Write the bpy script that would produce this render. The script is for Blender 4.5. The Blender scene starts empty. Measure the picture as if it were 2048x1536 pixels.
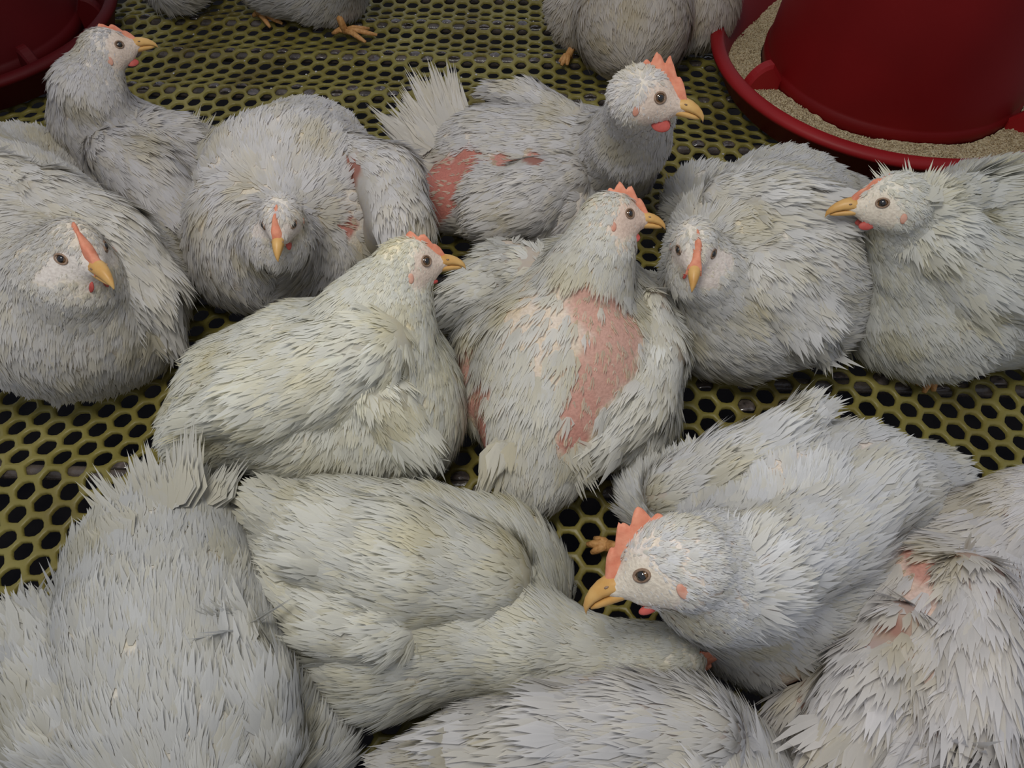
import bpy, bmesh, math, random
import numpy as np
from mathutils import Vector, Matrix
from mathutils.bvhtree import BVHTree

# ------------------------------------------------------------------ camera, world, lights, exposure
F, TILT, CAM_H = 1450.0, math.radians(54.5), 0.619          # focal length in px of the 2048 px frame
ST, CT = math.sin(TILT), math.cos(TILT)
scene = bpy.context.scene
COL = scene.collection
cam_data = bpy.data.cameras.new('camera')
cam_data.sensor_width = 36.0
cam_data.lens = F / 2048 * 36.0
cam_data.clip_start = 0.01
cam = bpy.data.objects.new('camera', cam_data)
cam.location = (0, 0, CAM_H)
cam.rotation_euler = (math.pi / 2 - TILT, 0, 0)
COL.objects.link(cam)
scene.camera = cam

world = bpy.data.worlds.new('world')
scene.world = world
world.use_nodes = True
world.node_tree.nodes['Background'].inputs['Color'].default_value = (0.82, 0.87, 1.0, 1)
world.node_tree.nodes['Background'].inputs['Strength'].default_value = 0.39


def area(name, loc, target, size, power, color):
    d = bpy.data.lights.new(name, 'AREA')
    d.shape = 'DISK'
    d.size = size
    d.energy = power
    d.color = color
    o = bpy.data.objects.new(name, d)
    o.location = loc
    o.rotation_euler = (Vector(target) - Vector(loc)).to_track_quat('-Z', 'Y').to_euler()
    COL.objects.link(o)
    return o


area('shed_lamp', (-0.14, 0.19, 1.08), (0.02, 0.44, 0.0), 0.36, 5.6, (1.0, 0.97, 0.90))

scene.view_settings.view_transform = 'Standard'
scene.view_settings.look = 'None'
scene.view_settings.gamma = 1.0
scene.view_settings.exposure = 0.0
scene.view_settings.use_curve_mapping = False
scene.cycles.max_bounces = 6
scene.cycles.diffuse_bounces = 3
scene.cycles.transmission_bounces = 4


# ------------------------------------------------------------------ helpers
def at(px, py, z):
    """point of the scene at height z that the photograph shows at (px, py)"""
    v = py - 768.0
    d = np.array([px - 1024.0, F * CT - v * ST, -(F * ST + v * CT)])
    return np.array([0, 0, CAM_H]) + d * ((CAM_H - z) / -d[2])


def px_scale(p):
    """pixels per metre at a point"""
    q = np.asarray(p) - np.array([0, 0, CAM_H])
    depth = q[1] * CT - q[2] * ST
    return F / depth


def rest(px, py, rpx, k=0.93):
    """a ball seen at (px, py) with radius rpx that rests on the floor: centre, radius"""
    q = rpx / ((py - 768 + F * ST / CT) * CT)
    r = q * CAM_H / (1 + k * q)
    return at(px, py, k * r), r


def tag(o, label=None, cat=None, group=None, kind=None):
    if label: o['label'] = label
    if cat: o['category'] = cat
    if group: o['group'] = group
    if kind: o['kind'] = kind
    return o


def empty(name, loc):
    o = bpy.data.objects.new(name, None)
    o.empty_display_size = 0.02
    o.location = tuple(loc)
    COL.objects.link(o)
    return o


def link(name, me, mat, parent=None, smooth=True):
    if isinstance(mat, (list, tuple)):
        for m in mat: me.materials.append(m)
    elif mat is not None and len(me.materials) == 0:
        me.materials.append(mat)
    if smooth:
        me.polygons.foreach_set('use_smooth', np.ones(len(me.polygons), dtype=bool))
    o = bpy.data.objects.new(name, me)
    COL.objects.link(o)
    if parent is not None:
        o.parent = parent
        base = parent
        inv = Vector((0, 0, 0))
        while base is not None:
            inv += base.location
            base = base.parent
        o.location = -inv if parent.type == 'EMPTY' else Vector((0, 0, 0))
    return o


def mesh_np(name, verts, faces_list):
    """faces_list: list of (n, k) int arrays"""
    me = bpy.data.meshes.new(name)
    verts = np.asarray(verts, dtype=np.float32)
    nloop = sum(f.size for f in faces_list)
    npoly = sum(len(f) for f in faces_list)
    me.vertices.add(len(verts))
    me.vertices.foreach_set('co', verts.ravel())
    me.loops.add(nloop)
    me.polygons.add(npoly)
    me.loops.foreach_set('vertex_index', np.concatenate([f.ravel() for f in faces_list]).astype(np.int32))
    starts, s = [], 0
    for f in faces_list:
        starts.append(s + np.arange(len(f)) * f.shape[1])
        s += f.size
    me.polygons.foreach_set('loop_start', np.concatenate(starts).astype(np.int32))
    me.update(calc_edges=True)
    return me


def set_col(me, cols, name='tint'):
    a = me.color_attributes.new(name, 'FLOAT_COLOR', 'POINT')
    c = np.ones((len(cols), 4), dtype=np.float32)
    c[:, :3] = cols
    a.data.foreach_set('color', c.ravel())


def lathe(profile, seg=64, wobble=0.0):
    """profile: list of (r, z); returns verts, quads (open)"""
    P = np.array(profile)
    th = np.linspace(0, 2 * math.pi, seg, endpoint=False)
    V = np.stack([P[:, 0][:, None] * np.cos(th), P[:, 0][:, None] * np.sin(th),
                  np.repeat(P[:, 1][:, None], seg, 1)], -1).reshape(-1, 3)
    i, j = np.meshgrid(np.arange(len(P) - 1), np.arange(seg), indexing='ij')
    jn = (j + 1) % seg
    Q = np.stack([i * seg + j, i * seg + jn, (i + 1) * seg + jn, (i + 1) * seg + j], -1).reshape(-1, 4)
    return V, Q


def tube_mesh(path, radii, seg=10, cap=True):
    path = [Vector(p) for p in path]
    V, Q = [], []
    n = len(path)
    ref = Vector((0.13, 0.21, 1)).normalized()
    for i, p in enumerate(path):
        t = (path[min(i + 1, n - 1)] - path[max(i - 1, 0)]).normalized()
        a = t.cross(ref)
        if a.length < 1e-3: a = t.cross(Vector((1, 0, 0)))
        a.normalize()
        b = t.cross(a)
        for k in range(seg):
            w = 2 * math.pi * k / seg
            V.append(p + (a * math.cos(w) + b * math.sin(w)) * radii[i])
    for i in range(n - 1):
        for k in range(seg):
            k2 = (k + 1) % seg
            Q.append((i * seg + k, i * seg + k2, (i + 1) * seg + k2, (i + 1) * seg + k))
    F_ = list(Q)
    if cap:
        V.append(path[0]); V.append(path[-1])
        for k in range(seg):
            k2 = (k + 1) % seg
            F_.append((n * seg, k2, k))
            F_.append((n * seg + 1, (n - 1) * seg + k, (n - 1) * seg + k2))
    me = bpy.data.meshes.new('tube')
    me.from_pydata([tuple(v) for v in V], [], F_)
    me.update()
    return me


# ------------------------------------------------------------------ materials
def new_mat(name):
    m = bpy.data.materials.new(name)
    m.use_nodes = True
    return m, m.node_tree, m.node_tree.nodes['Principled BSDF']


def noise_bump(nt, bsdf, scale, strength, dist=0.001, detail=4):
    tc = nt.nodes.new('ShaderNodeTexCoord')
    n = nt.nodes.new('ShaderNodeTexNoise')
    n.inputs['Scale'].default_value = scale
    n.inputs['Detail'].default_value = detail
    b = nt.nodes.new('ShaderNodeBump')
    b.inputs['Strength'].default_value = strength
    b.inputs['Distance'].default_value = dist
    nt.links.new(tc.outputs['Object'], n.inputs['Vector'])
    nt.links.new(n.outputs['Fac'], b.inputs['Height'])
    nt.links.new(b.outputs['Normal'], bsdf.inputs['Normal'])
    return n


def ramp_color(nt, src, stops, bsdf):
    r = nt.nodes.new('ShaderNodeValToRGB')
    e = r.color_ramp.elements
    e[0].position, e[0].color = stops[0][0], (*stops[0][1], 1)
    e[1].position, e[1].color = stops[-1][0], (*stops[-1][1], 1)
    for p, c in stops[1:-1]:
        x = e.new(p); x.color = (*c, 1)
    nt.links.new(src, r.inputs['Fac'])
    nt.links.new(r.outputs['Color'], bsdf.inputs['Base Color'])
    return r


def mat_simple(name, stops, rough=0.5, nscale=30, bump=0.2, spec=0.5, bdist=0.001, sss=0.0, bscale=None):
    m, nt, b = new_mat(name)
    n = noise_bump(nt, b, bscale or nscale, bump, bdist)
    if bscale:
        tc = nt.nodes.new('ShaderNodeTexCoord')
        n = nt.nodes.new('ShaderNodeTexNoise')
        n.inputs['Scale'].default_value = nscale
        nt.links.new(tc.outputs['Object'], n.inputs['Vector'])
    ramp_color(nt, n.outputs['Fac'], stops, b)
    b.inputs['Roughness'].default_value = rough
    b.inputs['Specular IOR Level'].default_value = spec
    if sss:
        b.inputs['Subsurface Weight'].default_value = sss
        b.inputs['Subsurface Radius'].default_value = (0.004, 0.0015, 0.001)
        b.inputs['Subsurface Scale'].default_value = 1.0
    return m


def mat_plumage():
    m = bpy.data.materials.new('plumage')
    m.use_nodes = True
    nt = m.node_tree
    nt.nodes.clear()
    out = nt.nodes.new('ShaderNodeOutputMaterial')
    at_ = nt.nodes.new('ShaderNodeAttribute'); at_.attribute_name = 'tint'
    d = nt.nodes.new('ShaderNodeBsdfDiffuse')
    t = nt.nodes.new('ShaderNodeBsdfTranslucent')
    mx = nt.nodes.new('ShaderNodeMixShader'); mx.inputs[0].default_value = 0.45
    nt.links.new(at_.outputs['Color'], d.inputs['Color'])
    nt.links.new(at_.outputs['Color'], t.inputs['Color'])
    nt.links.new(d.outputs[0], mx.inputs[1]); nt.links.new(t.outputs[0], mx.inputs[2])
    nt.links.new(mx.outputs[0], out.inputs['Surface'])
    return m


def mat_body():
    m, nt, b = new_mat('skin_and_down')
    a = nt.nodes.new('ShaderNodeAttribute'); a.attribute_name = 'tint'
    n = noise_bump(nt, b, 420, 0.5, 0.0012)
    mx = nt.nodes.new('ShaderNodeMix'); mx.data_type = 'RGBA'; mx.blend_type = 'MULTIPLY'
    mx.inputs[0].default_value = 0.35
    r = nt.nodes.new('ShaderNodeValToRGB')
    r.color_ramp.elements[0].position = 0.35; r.color_ramp.elements[0].color = (0.55, 0.5, 0.47, 1)
    r.color_ramp.elements[1].position = 0.6; r.color_ramp.elements[1].color = (1, 1, 1, 1)
    nt.links.new(n.outputs['Fac'], r.inputs['Fac'])
    nt.links.new(a.outputs['Color'], mx.inputs[6]); nt.links.new(r.outputs['Color'], mx.inputs[7])
    nt.links.new(mx.outputs[2], b.inputs['Base Color'])
    b.inputs['Roughness'].default_value = 0.75
    b.inputs['Specular IOR Level'].default_value = 0.2
    return m


M_PLUME = mat_plumage()
M_BODY = mat_body()
M_BEAK = mat_simple('beak_horn', [(0.3, (0.52, 0.27, 0.07)), (0.7, (0.68, 0.42, 0.15))], 0.42, 60, 0.1, 0.4)
M_COMB = mat_simple('comb_flesh', [(0.3, (0.60, 0.19, 0.11)), (0.7, (0.76, 0.32, 0.20))], 0.6, 120, 0.5, 0.3, bdist=0.002)
M_WATTLE = mat_simple('wattle_flesh', [(0.3, (0.40, 0.06, 0.05)), (0.7, (0.54, 0.12, 0.095))], 0.6, 120, 0.5, 0.3)
M_LOBE = mat_simple('earlobe_skin', [(0.3, (0.58, 0.26, 0.18)), (0.7, (0.70, 0.40, 0.30))], 0.7, 150, 0.4, 0.2)
M_IRIS = mat_simple('iris', [(0.3, (0.035, 0.018, 0.008)), (0.7, (0.17, 0.08, 0.025))], 0.08, 300, 0.0, 0.9)
M_PUPIL = mat_simple('pupil', [(0.3, (0.004, 0.004, 0.004)), (0.7, (0.008, 0.006, 0.006))], 0.05, 50, 0.0, 1.0)
M_LID = mat_simple('eyelid_skin', [(0.3, (0.17, 0.11, 0.075)), (0.7, (0.34, 0.23, 0.16))], 0.7, 200, 0.4, 0.2)
M_LEG = mat_simple('leg_scales', [(0.3, (0.44, 0.20, 0.06)), (0.7, (0.66, 0.36, 0.14))], 0.55, 260, 0.8, 0.3)
M_NET = mat_simple('yellow_plastic_net', [(0.25, (0.10, 0.072, 0.018)), (0.42, (0.19, 0.155, 0.036)), (0.58, (0.235, 0.20, 0.05)), (0.75, (0.29, 0.245, 0.075))],
                   0.42, 9, 0.35, 0.4, bscale=90, bdist=0.0015)
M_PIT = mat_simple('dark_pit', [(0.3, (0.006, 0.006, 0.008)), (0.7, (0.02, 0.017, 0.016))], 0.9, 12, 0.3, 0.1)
M_BAR = mat_simple('wet_grey_pipe', [(0.3, (0.035, 0.028, 0.024)), (0.7, (0.12, 0.095, 0.08))], 0.25, 40, 0.9, 0.5, bscale=220)
M_WATER = mat_simple('dirty_water', [(0.3, (0.035, 0.028, 0.026)), (0.7, (0.15, 0.12, 0.11))], 0.10, 130, 0.8, 0.8)
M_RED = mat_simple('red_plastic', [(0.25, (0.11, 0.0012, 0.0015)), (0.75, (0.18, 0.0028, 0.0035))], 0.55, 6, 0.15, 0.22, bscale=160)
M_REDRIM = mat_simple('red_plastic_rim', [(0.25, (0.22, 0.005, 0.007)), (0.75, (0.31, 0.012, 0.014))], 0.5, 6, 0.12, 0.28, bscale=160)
M_MAROON = mat_simple('dark_red_plastic', [(0.25, (0.055, 0.001, 0.002)), (0.75, (0.10, 0.003, 0.004))], 0.6, 6, 0.15, 0.2, bscale=160)  # deeper red, used for the whole upper left feeder
M_FEED = mat_simple('feed_mash', [(0.3, (0.22, 0.14, 0.07)), (0.48, (0.52, 0.41, 0.24)), (0.65, (0.74, 0.64, 0.42))], 0.95, 420, 1.0, 0.1, bdist=0.003)
M_DROP = mat_simple('droppings', [(0.3, (0.10, 0.08, 0.05)), (0.7, (0.34, 0.30, 0.24))], 0.6, 80, 0.8, 0.3)
M_CRUMB = mat_simple('crumb', [(0.3, (0.35, 0.33, 0.30)), (0.7, (0.60, 0.58, 0.55))], 0.5, 80, 0.4, 0.4)

# ------------------------------------------------------------------ floor: plastic net on support bars
D = 0.024                                             # hole pitch
YAW = -0.030                                          # the net's rows turn a little against the picture
BARS = [-0.10, 0.04, 0.177, 0.327, 0.460, 0.595, 0.730, 0.860, 0.971, 1.069, 1.165, 1.26, 1.36, 1.46, 1.56]


def sag(x, y):
    g = y - YAW * x * 1.2
    z = np.zeros_like(g)
    for a, b in zip(BARS[:-1], BARS[1:]):
        m = (g >= a) & (g < b)
        t = (g - a) / (b - a)
        z = np.where(m, -0.0075 * 4 * t * (1 - t), z)
    return z


def build_net():
    rng = np.random.default_rng(5)
    ax = np.array([math.cos(YAW), math.sin(YAW)])
    ay = np.array([-math.sin(YAW), math.cos(YAW)])
    A1 = ax * D * math.sqrt(3)
    A2 = ax * D * math.sqrt(3) / 2 + ay * D / 2
    cs = []
    for i in range(-130, 70):
        for j in range(-80, 160):
            c = i * A1 + j * A2 + np.array([0.003, 0.006])
            if -0.85 < c[0] < 1.05 and -0.12 < c[1] < 1.5 and abs(c[0]) < 0.44 + 0.84 * max(c[1], 0.0):
                cs.append(c)
    C = np.array(cs)
    n = len(C)
    # hexagonal cell outline: 12 points, lying on the hexagon round a hole (corners and edge middles)
    ang = np.arange(12) * math.pi / 6 + YAW
    apothem = D / 2
    rad_hex = np.where(np.arange(12) % 2 == 0, apothem / math.cos(math.pi / 6), apothem)
    # neighbours lie along YAW+30deg etc, so edge middles sit at 30, 90, ... degrees
    hx = np.stack([np.cos(ang) * rad_hex, np.sin(ang) * rad_hex], -1)
    rh = 0.0093
    hole_r = rh * np.where(np.arange(12) % 2 == 0, 1.06, 1.0)
    hr = hole_r[None, :] * (1 + rng.uniform(-0.045, 0.045, (n, 12))) * (1 + rng.uniform(-0.05, 0.05, (n, 1)))
    ho = np.stack([np.cos(ang)[None] * hr, np.sin(ang)[None] * hr], -1)
    jit = rng.normal(0, 0.00035, (n, 1, 2))
    ring0 = C[:, None, :] + hx[None] * 1.0
    ring1 = C[:, None, :] + ho * 1.13 + jit
    ring2 = C[:, None, :] + ho + jit
    V = []
    for r_, dz in ((ring0, 0.0), (ring1, -0.0002), (ring2, -0.0012), (ring2, -0.0045)):
        z = sag(r_[..., 0], r_[..., 1]) + dz
        V.append(np.concatenate([r_, z[..., None]], -1))
    V = np.stack(V, 1)                                # n,4,12,3
    base = (np.arange(n) * 48)[:, None, None]
    ring = np.arange(3)[None, :, None] * 12
    k = np.arange(12)[None, None, :]
    kn = (k + 1) % 12
    Q = np.stack([base + ring + k, base + ring + kn, base + ring + 12 + kn, base + ring + 12 + k], -1).reshape(-1, 4)
    me = mesh_np('floor', V.reshape(-1, 3), [Q])
    o = link('floor', me, M_NET)
    tag(o, 'yellow plastic poultry net floor of rounded hexagonal holes', None, None, 'structure')
    return o, C


floor, HOLES = build_net()
for g in BARS[1:-2]:
    p = []
    for i in range(15):
        x = -1.0 + i * 0.15
        p.append((x, g + YAW * x * 1.2, -0.0125))
    o = link('support_bar', tube_mesh(p, [0.0075] * len(p), 12), M_BAR, floor)
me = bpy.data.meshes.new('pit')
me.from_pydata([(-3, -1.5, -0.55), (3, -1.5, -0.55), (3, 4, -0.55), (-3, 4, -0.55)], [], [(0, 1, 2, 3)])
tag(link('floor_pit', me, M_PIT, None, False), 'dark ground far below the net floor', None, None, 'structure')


def water_film():
    """wet film and bubbles caught in the holes that lie over the bars"""
    rng = np.random.default_rng(8)
    V, T = [], []
    nv = 0
    for c in HOLES:
        g = c[1] - YAW * c[0] * 1.2
        near = min(abs(g - b) for b in BARS)
        if near < 0.0085 and rng.random() < 0.62 or rng.random() < 0.006:
            r = 0.0088
            cz = float(sag(np.array(c[0]), np.array(c[1]))) - 0.003
            cut = rng.uniform(-0.35, 0.75) * r
            rings = []
            for i, (f, h) in enumerate(((1.0, 0), (0.72, 0.0016), (0.35, 0.0024))):
                for k in range(12):
                    w = k * math.pi / 6
                    x, y = math.cos(w) * r * f, math.sin(w) * r * f
                    if cut > -0.2 * r: y = max(y, -cut)
                    V.append((c[0] + x, c[1] + y, cz + h * rng.uniform(0.6, 1.2)))
            V.append((c[0], c[1] + max(0, -cut), cz + 0.0026))
            for i in range(2):
                for k in range(12):
                    k2 = (k + 1) % 12
                    a, b, c2, d = nv + i * 12 + k, nv + i * 12 + k2, nv + (i + 1) * 12 + k2, nv + (i + 1) * 12 + k
                    T.append((a, b, c2)); T.append((a, c2, d))
            for k in range(12):
                T.append((nv + 24 + k, nv + 24 + (k + 1) % 12, nv + 36))
            nv += 37
    me = bpy.data.meshes.new('water_film')
    me.from_pydata(V, [], T)
    me.update()
    o = link('water_film', me, M_WATER)
    tag(o, 'shiny wet film caught in the net holes over the bars', 'water', None, 'stuff')


water_film()


def litter():
    rng = np.random.default_rng(3)
    V, T = [], []
    nv = 0
    for _ in range(520):
        y = rng.uniform(0.6, 1.3) if rng.random() < 0.75 else rng.uniform(0.05, 0.6)
        x = rng.uniform(-0.55, 0.6)
        # only on the ribs of the net, away from hole centres
        d = np.hypot(HOLES[:, 0] - x, HOLES[:, 1] - y).min()
        if d < 0.0098: continue
        r = rng.uniform(0.0008, 0.0022)
        z = float(sag(np.array(x), np.array(y)))
        for (a, b, c) in ((1, 0, 0), (0, 1, 0), (-1, 0, 0), (0, -1, 0), (0, 0, 0.9), (0.7, 0.7, .3), (-.7, .6, .3), (-.6, -.7, .3), (.7, -.6, .3)):
            V.append((x + a * r * rng.uniform(.7, 1.2), y + b * r, z + c * r))
        for t in ((0, 5, 4), (5, 1, 4), (1, 6, 4), (6, 2, 4), (2, 7, 4), (7, 3, 4), (3, 8, 4), (8, 0, 4)):
            T.append(tuple(nv + i for i in t))
        nv += 9
    me = bpy.data.meshes.new('litter_crumbs')
    me.from_pydata(V, [], T)
    me.update()
    tag(link('litter_crumbs', me, M_CRUMB), 'pale crumbs scattered on the ribs of the net floor', 'litter', None, 'stuff')


litter()


# ------------------------------------------------------------------ feeders
def feeder(cx, cy, R, rh, label, grouped_feed, fin_angles, h_rim=0.055, seed=0, z0=0.002, mats=None):
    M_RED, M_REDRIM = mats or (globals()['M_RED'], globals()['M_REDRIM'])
    root = empty('poultry_feeder', (cx, cy, 0))
    tag(root, label, 'feeder')
    off = np.array([cx, cy, 0])

    def add(name, prof, mat, seg=96):
        V, Q = lathe(prof, seg)
        return link(name, mesh_np(name, V + off, [Q]), mat, root)
    pan = [(0.0, z0 + 0.004), (R * 0.80, z0 + 0.004), (R * 0.86, z0 + 0.010), (R * 0.925, h_rim - 0.002), (R * 0.93, h_rim + 0.001),
           (R * 0.945, h_rim + 0.0035), (R * 0.985, h_rim + 0.002), (R, h_rim - 0.003), (R * 0.995, h_rim - 0.008), (R * 0.97, h_rim - 0.011),
           (R * 0.90, z0 + 0.006), (R * 0.84, z0), (0.0, z0)]
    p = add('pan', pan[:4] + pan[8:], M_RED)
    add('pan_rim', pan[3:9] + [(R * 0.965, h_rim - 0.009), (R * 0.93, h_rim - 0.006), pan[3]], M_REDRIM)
    hop = [(rh * 0.985, 0.021), (rh * 1.005, 0.021), (rh * 1.005, 0.042), (rh * 0.99, 0.0445), (rh * 0.985, 0.048), (rh * 0.90, 0.27),
           (rh * 0.895, 0.285), (rh * 0.93, 0.292), (rh * 0.93, 0.30), (rh * 0.88, 0.30), (rh * 0.87, 0.28), (rh * 0.96, 0.045), (rh * 0.985, 0.021)]
    add('hopper', hop, M_RED)
    # domed lid
    add('lid', [(0.0, 0.335), (rh * 0.3, 0.333), (rh * 0.62, 0.322), (rh * 0.88, 0.306), (rh * 0.955, 0.298), (rh * 0.96, 0.289), (rh * 0.94, 0.289), (rh * 0.93, 0.297)], M_RED, 64)
    # radial tabs that join hopper and pan
    for a in fin_angles:
        bm = bmesh.new()
        n = 10
        prof = [(rh * 0.99, 0.012), (rh * 0.99, 0.042)]
        L = R * 0.915 - rh * 0.99
        for i in range(n + 1):
            w = math.pi / 2 - i * math.pi / 2 / n
            prof.append((rh * 1.0 + L * 0.30 + L * 0.62 * math.cos(w), 0.018 + 0.050 * math.sin(w)))
        prof.append((rh + L * 0.92, 0.010))
        ca, sa = math.cos(a), math.sin(a)
        rings = []
        for s_, e in ((-0.0085, 0.86), (-0.0060, 1.0), (0.0060, 1.0), (0.0085, 0.86)):
            mid = (rh + L * 0.5, 0.03)
            rings.append([bm.verts.new((cx + (mid[0] + (r_ - mid[0]) * e) * ca - s_ * sa, cy + (mid[0] + (r_ - mid[0]) * e) * sa + s_ * ca, mid[1] + (z_ - mid[1]) * e)) for r_, z_ in prof])
        m_ = len(prof)
        for q in range(3):
            for i in range(m_):
                bm.faces.new((rings[q][i], rings[q][(i + 1) % m_], rings[q + 1][(i + 1) % m_], rings[q + 1][i]))
        bm.faces.new(rings[0][::-1]); bm.faces.new(rings[3])
        bmesh.ops.recalc_face_normals(bm, faces=bm.faces)
        me = bpy.data.meshes.new('divider_tab'); bm.to_mesh(me); bm.free()
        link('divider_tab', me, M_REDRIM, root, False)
    # feed
    if grouped_feed:
        rng = np.random.default_rng(seed)
        nr, ns = 22, 200
        rr = np.linspace(rh * 1.01, R * 0.895, nr)
        th = np.linspace(0, 2 * math.pi, ns, endpoint=False)
        RR, TH = np.meshgrid(rr, th, indexing='ij')
        t = (RR - rr[0]) / (rr[-1] - rr[0])
        # heaped at the hopper foot, lower at the wall, eaten low at the far left
        low = np.exp(-((((TH - math.radians(150) + math.pi) % (2 * math.pi)) - math.pi) / 0.55) ** 2)
        Z = 0.030 + 0.010 * t + 0.0025 * np.sin(TH * 7 + 1) + 0.0012 * rng.normal(size=RR.shape) - 0.021 * low * (0.5 + t)
        X = cx + RR * np.cos(TH); Y = cy + RR * np.sin(TH)
        V = np.stack([X, Y, Z], -1).reshape(-1, 3)
        i, j = np.meshgrid(np.arange(nr - 1), np.arange(ns), indexing='ij'); jn = (j + 1) % ns
        Q = np.stack([i * ns + j, i * ns + jn, (i + 1) * ns + jn, (i + 1) * ns + j], -1).reshape(-1, 4)
        # loose granules on the surface
        ng = 5200
        r_ = np.sqrt(rng.uniform((rh * 1.015) ** 2, (R * 0.89) ** 2, ng)); a_ = rng.uniform(0, 2 * math.pi, ng)
        tt = (r_ - rr[0]) / (rr[-1] - rr[0])
        lw = np.exp(-((((a_ - math.radians(150) + math.pi) % (2 * math.pi)) - math.pi) / 0.55) ** 2)
        zz = 0.030 + 0.010 * tt + 0.0025 * np.sin(a_ * 7 + 1) - 0.021 * lw * (0.5 + tt)
        cen = np.stack([cx + r_ * np.cos(a_), cy + r_ * np.sin(a_), zz], -1)
        octa = np.array([(1, 0, 0), (0, 1, 0), (-1, 0, 0), (0, -1, 0), (0, 0, 1), (0, 0, -1)], float)
        size = rng.uniform(0.0008, 0.0022, (ng, 1, 1)) * rng.uniform(0.7, 1.3, (ng, 1, 3))
        G = cen[:, None, :] + octa[None] * size
        tri = np.array([(0, 1, 4), (1, 2, 4), (2, 3, 4), (3, 0, 4), (1, 0, 5), (2, 1, 5), (3, 2, 5), (0, 3, 5)])
        T = (tri[None] + (np.arange(ng) * 6)[:, None, None]).reshape(-1, 3) + len(V)
        fo = link('feed_mash', mesh_np('feed_mash', np.concatenate([V, G.reshape(-1, 3)]), [Q, T]), M_FEED)
        tag(fo, 'pale crumbly feed mash lying in the red pan at the upper right', 'feed', None, 'stuff')
    return root


FEED_R = (0.548, 0.985)
feeder(FEED_R[0], FEED_R[1], 0.262, 0.180, 'round red plastic feeder with feed in its pan at the upper right', True,
       [math.radians(a) for a in (195, 309, 70)], seed=4)
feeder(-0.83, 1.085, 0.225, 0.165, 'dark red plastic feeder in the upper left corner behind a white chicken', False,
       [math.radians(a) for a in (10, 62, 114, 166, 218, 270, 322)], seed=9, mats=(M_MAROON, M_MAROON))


# ------------------------------------------------------------------ chickens
def capsule(P, a, b, ra, rb):
    a = np.asarray(a); b = np.asarray(b)
    ab = b - a
    L2 = max(ab @ ab, 1e-12)
    t = np.clip(((P - a) @ ab) / L2, 0, 1)
    q = P - a - t[..., None] * ab
    return np.sqrt((q * q).sum(-1)) - (ra + (rb - ra) * t)


def ellipsoid(P, c, Rm, rad):
    q = (P - c) @ Rm                       # local coords (columns of Rm = axes)
    k0 = np.sqrt(((q / rad) ** 2).sum(-1))
    return (k0 - 1) * min(rad)


def smin(ds, k):
    m = np.min(ds, axis=0)
    return m - k * np.log(sum(np.exp(-(d - m) / k) for d in ds))


def surface_nets(fn, lo, hi, h):
    n = np.ceil((hi - lo) / h).astype(int) + 1
    xs = [lo[i] + np.arange(n[i]) * h for i in range(3)]
    G = np.stack(np.meshgrid(*xs, indexing='ij'), -1)
    f = fn(G)
    s = f < 0
    nx, ny, nz = n
    acc = np.zeros((nx - 1, ny - 1, nz - 1, 3)); cnt = np.zeros((nx - 1, ny - 1, nz - 1))
    edges = {}
    for ax_ in range(3):
        sl0 = [slice(None)] * 3; sl1 = [slice(None)] * 3
        sl0[ax_] = slice(0, -1); sl1[ax_] = slice(1, None)
        f0, f1 = f[tuple(sl0)], f[tuple(sl1)]
        cross = s[tuple(sl0)] != s[tuple(sl1)]
        t = np.where(cross, f0 / np.where(f0 == f1, 1, f0 - f1), 0)
        P = G[tuple(sl0)].copy(); P[..., ax_] += t * h
        edges[ax_] = (cross, s[tuple(sl0)])
        o = [a for a in range(3) if a != ax_]
        for da in (0, 1):
            for db in (0, 1):
                sl = [slice(None)] * 3
                sl[o[0]] = slice(da, n[o[0]] - 1 + da); sl[o[1]] = slice(db, n[o[1]] - 1 + db)
                c = cross[tuple(sl)]
                acc += P[tuple(sl)] * c[..., None]
                cnt += c
    act = cnt > 0
    idx = -np.ones(act.shape, int)
    idx[act] = np.arange(act.sum())
    V = acc[act] / cnt[act][:, None]
    quads = []
    for ax_ in range(3):
        cross, s0 = edges[ax_]
        o = [a for a in range(3) if a != ax_]
        sl = [slice(None)] * 3
        sl[o[0]] = slice(1, -1); sl[o[1]] = slice(1, -1)
        c = cross[tuple(sl)]
        ii = np.argwhere(c)
        if len(ii) == 0: continue
        ii[:, o[0]] += 1; ii[:, o[1]] += 1
        sg = s0[ii[:, 0], ii[:, 1], ii[:, 2]]

        def cell(da, db):
            q = ii.copy(); q[:, o[0]] -= da; q[:, o[1]] -= db
            return idx[q[:, 0], q[:, 1], q[:, 2]]
        q = np.stack([cell(1, 1), cell(0, 1), cell(0, 0), cell(1, 0)], -1)
        flip = sg if ax_ != 1 else ~sg
        q[~flip] = q[~flip][:, ::-1]
        quads.append(q)
    return V, np.concatenate(quads)


def grad(fn, P, e=0.0015):
    g = np.zeros_like(P)
    for i in range(3):
        d = np.zeros(3); d[i] = e
        g[:, i] = fn(P + d) - fn(P - d)
    return g / np.maximum(np.linalg.norm(g, axis=1, keepdims=True), 1e-9)


def norm(v):
    v = np.asarray(v, float)
    return v / max(np.linalg.norm(v), 1e-9) if v.ndim == 1 else v / np.maximum(np.linalg.norm(v, axis=1, keepdims=True), 1e-9)


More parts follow.
